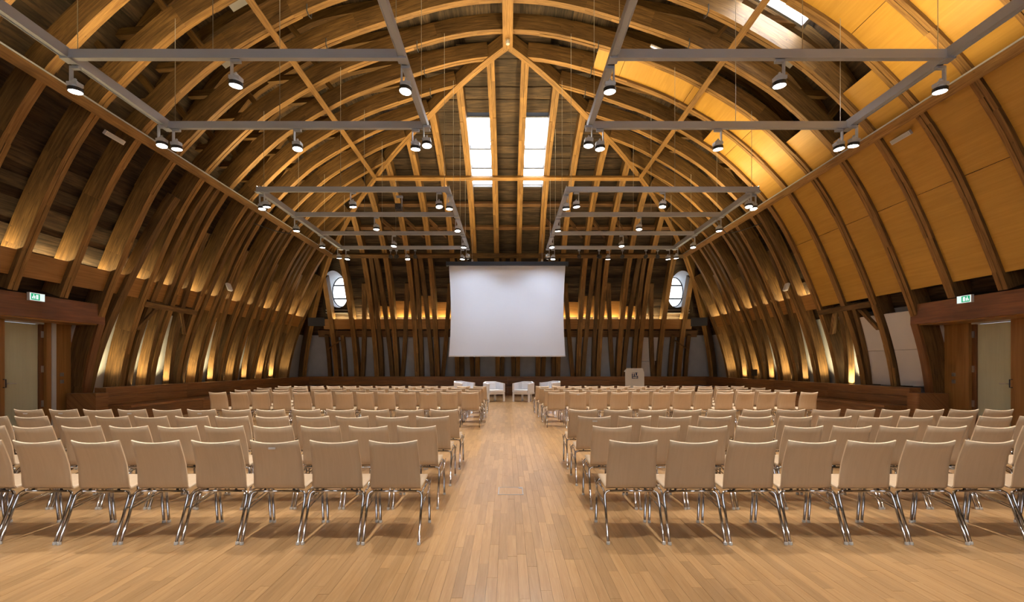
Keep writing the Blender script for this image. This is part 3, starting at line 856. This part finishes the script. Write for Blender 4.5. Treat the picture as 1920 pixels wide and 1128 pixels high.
# ------------------------------------------------------------------ audience chairs
def chair_meshes():
    d = {}
    def sheet(name, rows, half, bow, th, mat):
        """rows: (y,z,halfwidth factor); bow: forward bulge at the edges"""
        mb = MB(); nx = 10; n = len(rows)
        ny = []
        for i in range(n):
            a = rows[max(0, i-1)]; b = rows[min(n-1, i+1)]
            dy, dz = b[0]-a[0], b[1]-a[1]; L = math.hypot(dy, dz); ny.append((-dz/L, dy/L))
        for layer in (0, 1):
            for i, (y, z, hwf, bw) in enumerate(rows):
                for k in range(nx+1):
                    u = -1+2*k/nx
                    e = bw*u*u
                    oy, oz = ny[i][0]*th*layer, ny[i][1]*th*layer
                    lift = .011*u*u if (name == 'backrest' and i == n-1) else 0.0
                    mb.v.append((u*half*hwf, y+e*abs(ny[i][0])+oy, z+e*abs(ny[i][1])*.4+oz+lift))
        W = nx+1; S = n*W
        for i in range(n-1):
            for k in range(nx):
                a = i*W+k
                uv = [(rows[i][1]*2+rows[i][0], k/nx*.4), (rows[i][1]*2+rows[i][0], (k+1)/nx*.4), (rows[i+1][1]*2+rows[i+1][0], (k+1)/nx*.4), (rows[i+1][1]*2+rows[i+1][0], k/nx*.4)]
                mb.face([a, a+1, a+W+1, a+W], uv, True, 0)
                mb.face([S+a+W, S+a+W+1, S+a+1, S+a], uv[::-1], True, 0)
        for i in range(n-1):
            for c in (0, nx):
                a = i*W+c; q = [a, a+W, S+a+W, S+a]
                mb.face(q if c == 0 else q[::-1], [(0, 0)]*4, False, 1)
        for r in (0, n-1):
            for k in range(nx):
                a = r*W+k; q = [a, S+a, S+a+1, a+1]
                mb.face(q if r == 0 else q[::-1], [(0, 0)]*4, False, 1)
        return mb.mesh(name, [M_BEECH, M_EDGE])
    # side profile, rear is -y
    back = [(-.165, .425, 1.0, .0), (-.195, .445, 1.01, .012), (-.212, .49, 1.01, .022), (-.225, .56, 1.0, .03), (-.24, .64, .99, .035), (-.262, .72, .975, .036), (-.29, .79, .965, .042), (-.318, .85, .955, .046)]
    seat = [(.235, .425, .90, 0), (.225, .452, .95, 0), (.18, .462, 1.0, 0), (.08, .455, 1.03, .006), (-.02, .444, 1.03, .01), (-.10, .432, 1.01, .006), (-.160, .424, 1.0, 0)]
    d['backrest'] = sheet('backrest', back, .218, 0, -.012, M_BEECH)
    d['seat'] = sheet('seat', seat, .222, 0, -.012, M_BEECH)
    def arc(p0, p1, p2, n=5):
        p0, p1, p2 = map(Vector, (p0, p1, p2))
        return [p0*(1-t)**2+p1*2*t*(1-t)+p2*t*t for t in [k/n for k in range(n+1)]]
    r = .0115
    for sg, nm in ((-1, 'l'), (1, 'r')):
        x = sg*.236
        d['rear_leg_'+nm] = MB().tube([(x, -.345, .015), (x, -.215, .335)] + arc((x, -.205, .36), (x, -.185, .408), (x-sg*.05, -.18, .408))[1:], r, 8).mesh('leg', M_CHROME)
        d['front_leg_'+nm] = MB().tube([(x, .20, .015), (x, .16, .36)] + arc((x, .158, .385), (x, .155, .43), (x-sg*.05, .15, .432))[1:], r, 8).mesh('leg', M_CHROME)
        d['rail_'+nm] = MB().tube([(x, -.212, .345), (x-sg*.012, -.1, .392), (x-sg*.012, .08, .405), (x, .158, .375)], .009, 6).tube([(x, -.24, .27), (x, .165, .33)], .006, 6).mesh('side_rail', M_CHROME)
        d['rear_cap_'+nm] = MB().lathe([(.015, 0), (.0165, .004), (.0145, .024)], (x, -.347, 0), 10).mesh('foot_cap', M_CAP)
        d['front_cap_'+nm] = MB().lathe([(.015, 0), (.0165, .004), (.0145, .024)], (x, .201, 0), 10).mesh('foot_cap', M_CAP)
    d['rear_bar'] = MB().tube([(-.19, -.18, .408), (.19, -.18, .408)], r, 8).mesh('crossbar', M_CHROME)
    d['front_bar'] = MB().tube([(-.19, .15, .432), (.19, .15, .432)], r, 8).mesh('crossbar', M_CHROME)
    b = MB()
    b.lathe([(.009, -.007), (.009, .007)], (0, -.180, .4215), 8, 'x')
    d['bumper'] = b.mesh('bumper', M_BLACK)
    d['hook_r'] = MB().tube([(.236, -.215, .33), (.25, -.19, .33), (.252, .06, .35), (.256, .10, .40), (.262, .13, .44)], .006, 6).mesh('row_hook', M_CHROME)
    d['hook_l'] = MB().tube([(-.236, -.215, .33), (-.25, -.19, .33), (-.252, .06, .35), (-.256, .10, .40), (-.262, .13, .44)], .006, 6).mesh('row_hook', M_CHROME)
    d['tag'] = MB().box(-.03, .03, -.306, -.301, .80, .818).mesh('paper_tag', M_PAPER)
    return d
CM = chair_meshes()
def chair(x, y, rz, label, detail, aisle=None, paper=False):
    o = empty('stacking_chair', (x, y, 0), rz)
    tag(o, label, 'chair', 'plywood audience chairs in rows')
    link('seat', CM['seat'], o); link('backrest', CM['backrest'], o)
    for a in ('rear', 'front'):
        for b in 'lr':
            lg = link('leg', CM[f'{a}_leg_{b}'], o)
            if detail: link('foot_cap', CM[f'{a}_cap_{b}'], lg)
        link('crossbar', CM[a+'_bar'], o)
    for b in 'lr': link('side_rail', CM['rail_'+b], o)
    if detail:
        for bx_ in (-.125, .125): link('bumper', CM['bumper'], o, (bx_, 0, 0))
    if aisle: link('row_hook', CM['hook_'+aisle], o)
    if paper:
        t = link('paper_tag', CM['tag'], o, (.01, 0, 0)); t.rotation_euler = (0, 0, 0); t.location = (0, -.006, 0)
    return o
PITCH = .513
ROWN = ['nearest', 'second', 'third', 'fourth']
rows_near = [4.20, 5.14, 6.08, 7.00]
rows_far = [11.35, 12.40, 13.50, 14.60]
rr = random.Random(21)
paper = {('near', 0, 'left', 2), ('near', 3, 'left', 7), ('near', 3, 'left', 9), ('near', 3, 'left', 11), ('near', 3, 'left', 12), ('near', 2, 'right', 0), ('far', 0, 'left', 2), ('far', 0, 'right', 1)}
for blk, rows in (('near', rows_near), ('far', rows_far)):
    for ri, y in enumerate(rows):
        for sg, nm in ((-1, 'left'), (1, 'right')):
            if blk == 'near': x0 = {-1: (.99, .98, .96, .94), 1: (1.09, 1.12, 1.11, 1.12)}[sg][ri]
            else: x0 = {-1: (.92, .92, .92, .88), 1: (1.19, 1.17, 1.13, 1.09)}[sg][ri]
            n = 13
            for k in range(n):
                x = sg*(x0 + k*PITCH)
                yy = y + rr.uniform(-.008, .008) - (0 if blk == 'far' else .0)
                lab = f'pale plywood chair, {ORD[k]} from the aisle, {ROWN[ri]} row of the {"rear" if blk=="near" else "front"} block, {nm} of aisle'
                chair(x, yy, rr.uniform(-.012, .012), lab, blk == 'near', ('r' if sg < 0 else 'l') if k == 0 else None, (blk, ri, nm, k) in paper)

# ------------------------------------------------------------------ white armchairs on the open floor
def armchair(x, y, rz, label):
    o = empty('armchair', (x, y, 0), rz); tag(o, label, 'armchair', 'white armchairs before the screen')
    # local front is -y
    W, D = .40, .36
    outer = [(-W, -D+.02), (-W, .16), (-.22, D), (.22, D), (W, .16), (W, -D+.02)]
    th = .085
    inner = [(-W+th, -D+.02), (-W+th, .12), (-.18, D-th), (.18, D-th), (W-th, .12), (W-th, -D+.02)]
    mb = MB(); tops = [.76, .79, .84, .84, .79, .76]
    for i in range(5):
        p = [(*outer[i], .38), (*outer[i+1], .38), (*inner[i+1], .38), (*inner[i], .38), (*outer[i], tops[i]), (*outer[i+1], tops[i+1]), (*inner[i+1], tops[i+1]), (*inner[i], tops[i])]
        mb.hexa(p)
    ob = mb.build('shell', M_SOFA, o)
    b = ob.modifiers.new('bevel', 'BEVEL'); b.width = .012; b.segments = 2
    ob = MB().box(-W+th+.005, W-th-.005, -D-.02, .25, .38, .50).build('seat_cushion', M_SOFA, o)
    b = ob.modifiers.new('bevel', 'BEVEL'); b.width = .03; b.segments = 3
    ob = MB().hexa([(-.20, .13, .51), (.20, .13, .51), (.20, .25, .51), (-.20, .25, .51), (-.20, .17, .78), (.20, .17, .78), (.20, .265, .78), (-.20, .265, .78)]).build('back_cushion', M_SOFA, o)
    b = ob.modifiers.new('bevel', 'BEVEL'); b.width = .025; b.segments = 3
    MB().box(-W+.03, W-.03, -D+.03, .25, .31, .38).build('seat_frame', M_SOFA, o)
    for lx, ly in ((-W+.045, -D+.06), (W-.045, -D+.06), (-.2, .24), (.2, .24)):
        MB().box(lx-.035, lx+.035, ly-.035, ly+.035, 0, .36).build('leg', M_SOFA, o)
armchair(-.62, 19.3, .47, 'white armchair with cushion, left of the aisle middle before the screen')
armchair(.70, 19.3, -.47, 'white armchair with cushion, right of the aisle middle before the screen')
armchair(-1.95, 19.9, .85, 'white armchair half hidden behind the front row left of the aisle')
armchair(1.90, 19.9, -.85, 'white armchair half hidden behind the front row right of the aisle')

# ------------------------------------------------------------------ lectern
def text_mesh(body, size, name, mat, parent, loc, rot, bold=1.0, depth=.002):
    cu = bpy.data.curves.new(name, 'FONT'); cu.body = body; cu.size = size; cu.extrude = depth; cu.align_x = 'CENTER'; cu.align_y = 'CENTER'; cu.offset = .006*bold
    tmp = bpy.data.objects.new('tmp', cu); COL.objects.link(tmp)
    dg = bpy.context.evaluated_depsgraph_get(); me = bpy.data.meshes.new_from_object(tmp.evaluated_get(dg))
    bpy.data.objects.remove(tmp)
    me.materials.clear(); me.materials.append(mat)
    return link(name, me, parent, loc, rot)
def lectern():
    y = 19.4; k = y/853
    o = empty('lectern', ((1189.5-952)*k, y, 0)); tag(o, 'pale grey speaker lectern with a navy logo behind the chair rows', 'lectern')
    hw = .40; H = EYE-(690-685)*k
    MB().hexa([(-hw+.03, -.02, 0), (hw-.03, -.02, 0), (hw-.10, .30, 0), (-hw+.10, .30, 0), (-hw+.03, -.02, H-.10), (hw-.03, -.02, H-.10), (hw-.10, .30, H-.16), (-hw+.10, .30, H-.16)]).build('body', M_GREYW, o)
    MB().hexa([(-hw, -.06, 0), (hw, -.06, 0), (hw, -.02, 0), (-hw, -.02, 0), (-hw, -.06, H-.13), (hw, -.06, H-.13), (hw, -.02, H-.13), (-hw, -.02, H-.13)]).build('front_panel', M_GREYW, o)
    f = MB().box(-hw+.05, hw-.05, -.045, -.01, H-.14, H).build('front_screen', M_GREYW, o)
    MB().hexa([(-hw+.05, -.01, H-.06), (hw-.05, -.01, H-.06), (hw-.05, .36, H-.16), (-hw+.05, .36, H-.16), (-hw+.05, -.01, H-.02), (hw-.05, -.01, H-.02), (hw-.05, .36, H-.12), (-hw+.05, .36, H-.12)]).build('desk_top', M_GREYW, o)
    lz = H-.31
    lg = MB().box(-.125, .135, -.066, -.060, lz-.13, lz+.13).build('logo_plate', M_NAVY, o)
    text_mesh('TU', .20, 'logo_letters', M_WHITE, lg, (.005, -.068, lz+.035), (PI/2, 0, 0), .8)
    text_mesh('WIEN', .075, 'logo_letters', M_WHITE, lg, (.005, -.068, lz-.085), (PI/2, 0, 0), .3)
lectern()

# ------------------------------------------------------------------ loudspeakers and small fittings
for sg, nm in ((-1, 'left'), (1, 'right')):
    o = empty('loudspeaker', (sg*9.35, 22.3, 3.66)); o.rotation_euler = (.12, 0, -sg*.25)
    tag(o, f'black box loudspeaker mounted in the {nm} far corner by the oval window', 'loudspeaker', 'corner loudspeakers')
    ob = MB().hexa([(-.38, -.18, -.21), (.38, -.18, -.19), (.30, .2, -.18), (-.30, .2, -.20), (-.38, -.18, .20), (.38, -.18, .21), (.30, .2, .19), (-.30, .2, .18)]).build('cabinet', M_BLACK, o)
    MB().box(-.35, .35, -.192, -.181, -.17, .17).build('grille', M_BLACK, o)
    MB().box(-.04, .04, .2, .7, -.04, .04).build('bracket', M_DARKM, o)
    # white wall speaker on a rib
    s = s_of_Z(EYE+148*16.45/853+.0); x, z = at_off(s, -.06)
    o = empty('wall_sensor', (sg*x, 16.45-.03, z)); o.rotation_euler = (0, sg*.35, 0)
    tag(o, f'white rounded wall loudspeaker fixed on a {nm} rib below the purlin', 'wall loudspeaker', 'white wall loudspeakers')
    ob = MB().box(-.05, .05, -.11, .11, -.15, .15).build('casing', M_WHITE, o); b = ob.modifiers.new('bevel', 'BEVEL'); b.width = .04; b.segments = 3
    MB().lathe([(.012, -sg*.058), (.012, -sg*.05)][::1], (0, 0, -.02), 10, 'x').build('status_lamp', M_STEEL, o)
    # emergency batten under the purlin
    s = S_P1+.32; x, z = at_off(s, -.03)
    o = empty('emergency_light', (sg*x, 10.3, z)); o.rotation_euler = (0, sg*.95, 0)
    tag(o, f'slim white emergency light batten just below the {nm} purlin', 'emergency light', 'emergency battens')
    MB().box(-.05, .05, -.25, .25, -.03, .03).build('batten', M_WHITE, o)
    MB().box(-.03, .03, -.22, .22, -.036, -.03).build('diffuser', M_GREYW, o)
    # hanging cable
    o = MB().tube([(sg*7.16, 15.6, ZG-.05), (sg*7.5, 15.6, ZG-.48), (sg*7.9, 15.5, ZG-.42), (sg*8.75, 15.7, ZG-.1)], .014, 6).build('cable', M_DARKM)
    tag(o, f'dark cable sagging from the far {nm} lighting frame to the ribs', 'cable', 'sagging cables')
o = empty('tube_light', (4.25, 12.25, EYE+8.42)); o.rotation_euler = (0, .42, 0)
tag(o, 'thin white tube light fixed under an upper right arch', 'tube light')
MB().box(-.45, .45, -.03, .03, 0, .04).build('batten', M_WHITE, o); MB().tube([(-.42, 0, -.015), (.42, 0, -.015)], .014, 8).build('tube', M_TUBE, o)
o = empty('ridge_lamp', (0, 13.25, rz-.13)); tag(o, 'small round lamp under the end of the ridge beam', 'lamp')
MB().lathe([(.06, -.02), (.06, 0)], (0, 0, 0), 16).build('base', M_BRASS, o); MB().lathe([(.02, -.16), (.055, -.14), (.06, -.08), (.03, -.02)], (0, 0, 0), 16).build('globe', M_WHITE, o)
o = empty('bench_spot', (10.78, 19.9, .93)); tag(o, 'small black uplight standing on the bench top at right', 'lamp')
MB().box(-.07, .07, -.07, .07, .0, .03).lathe([(.015, .03), (.015, .14)], (0, 0, 0), 10).build('stand', M_BLACK, o); MB().box(-.10, .10, -.06, .06, .14, .42).build('head', M_BLACK, o)
# clips on the ribs for the wires
for d in RIB_D:
    if 7 < d < 16:
        for sg in (-1, 1):
            x = 4.75 if d < 12.5 else 2.6
            if d > D3 and x < d-D3+.4: continue
            s = s_of_X(x); xx, z = at_off(s, -.02)
            MB().tube([(sg*(xx), d-.12, z+.10), (sg*xx, d-.12, z-.06), (sg*xx, d, z-.10), (sg*xx, d+.12, z-.06), (sg*xx, d+.12, z+.10)], .014, 6).build('rib_clip', M_DARKM, ceiling)
# floor box in the aisle
o = empty('floor_box', (.035, 5.5, 0)); tag(o, 'flush metal framed floor socket box in the aisle', 'floor box')
for a in ((-.15, .15, -.165, -.150), (-.15, .15, .150, .165), (-.15, -.138, -.15, .15), (.138, .15, -.15, .15)):
    MB().box(*a, .0, .004).build('rim', M_STEEL, o)
MB().box(-.137, .137, -.149, .149, .0, .0025).build('lid', M_FLOOR, o)
MB().box(.10, .137, .10, .149, .0025, .0045).build('cable_flap', M_STEEL, o)
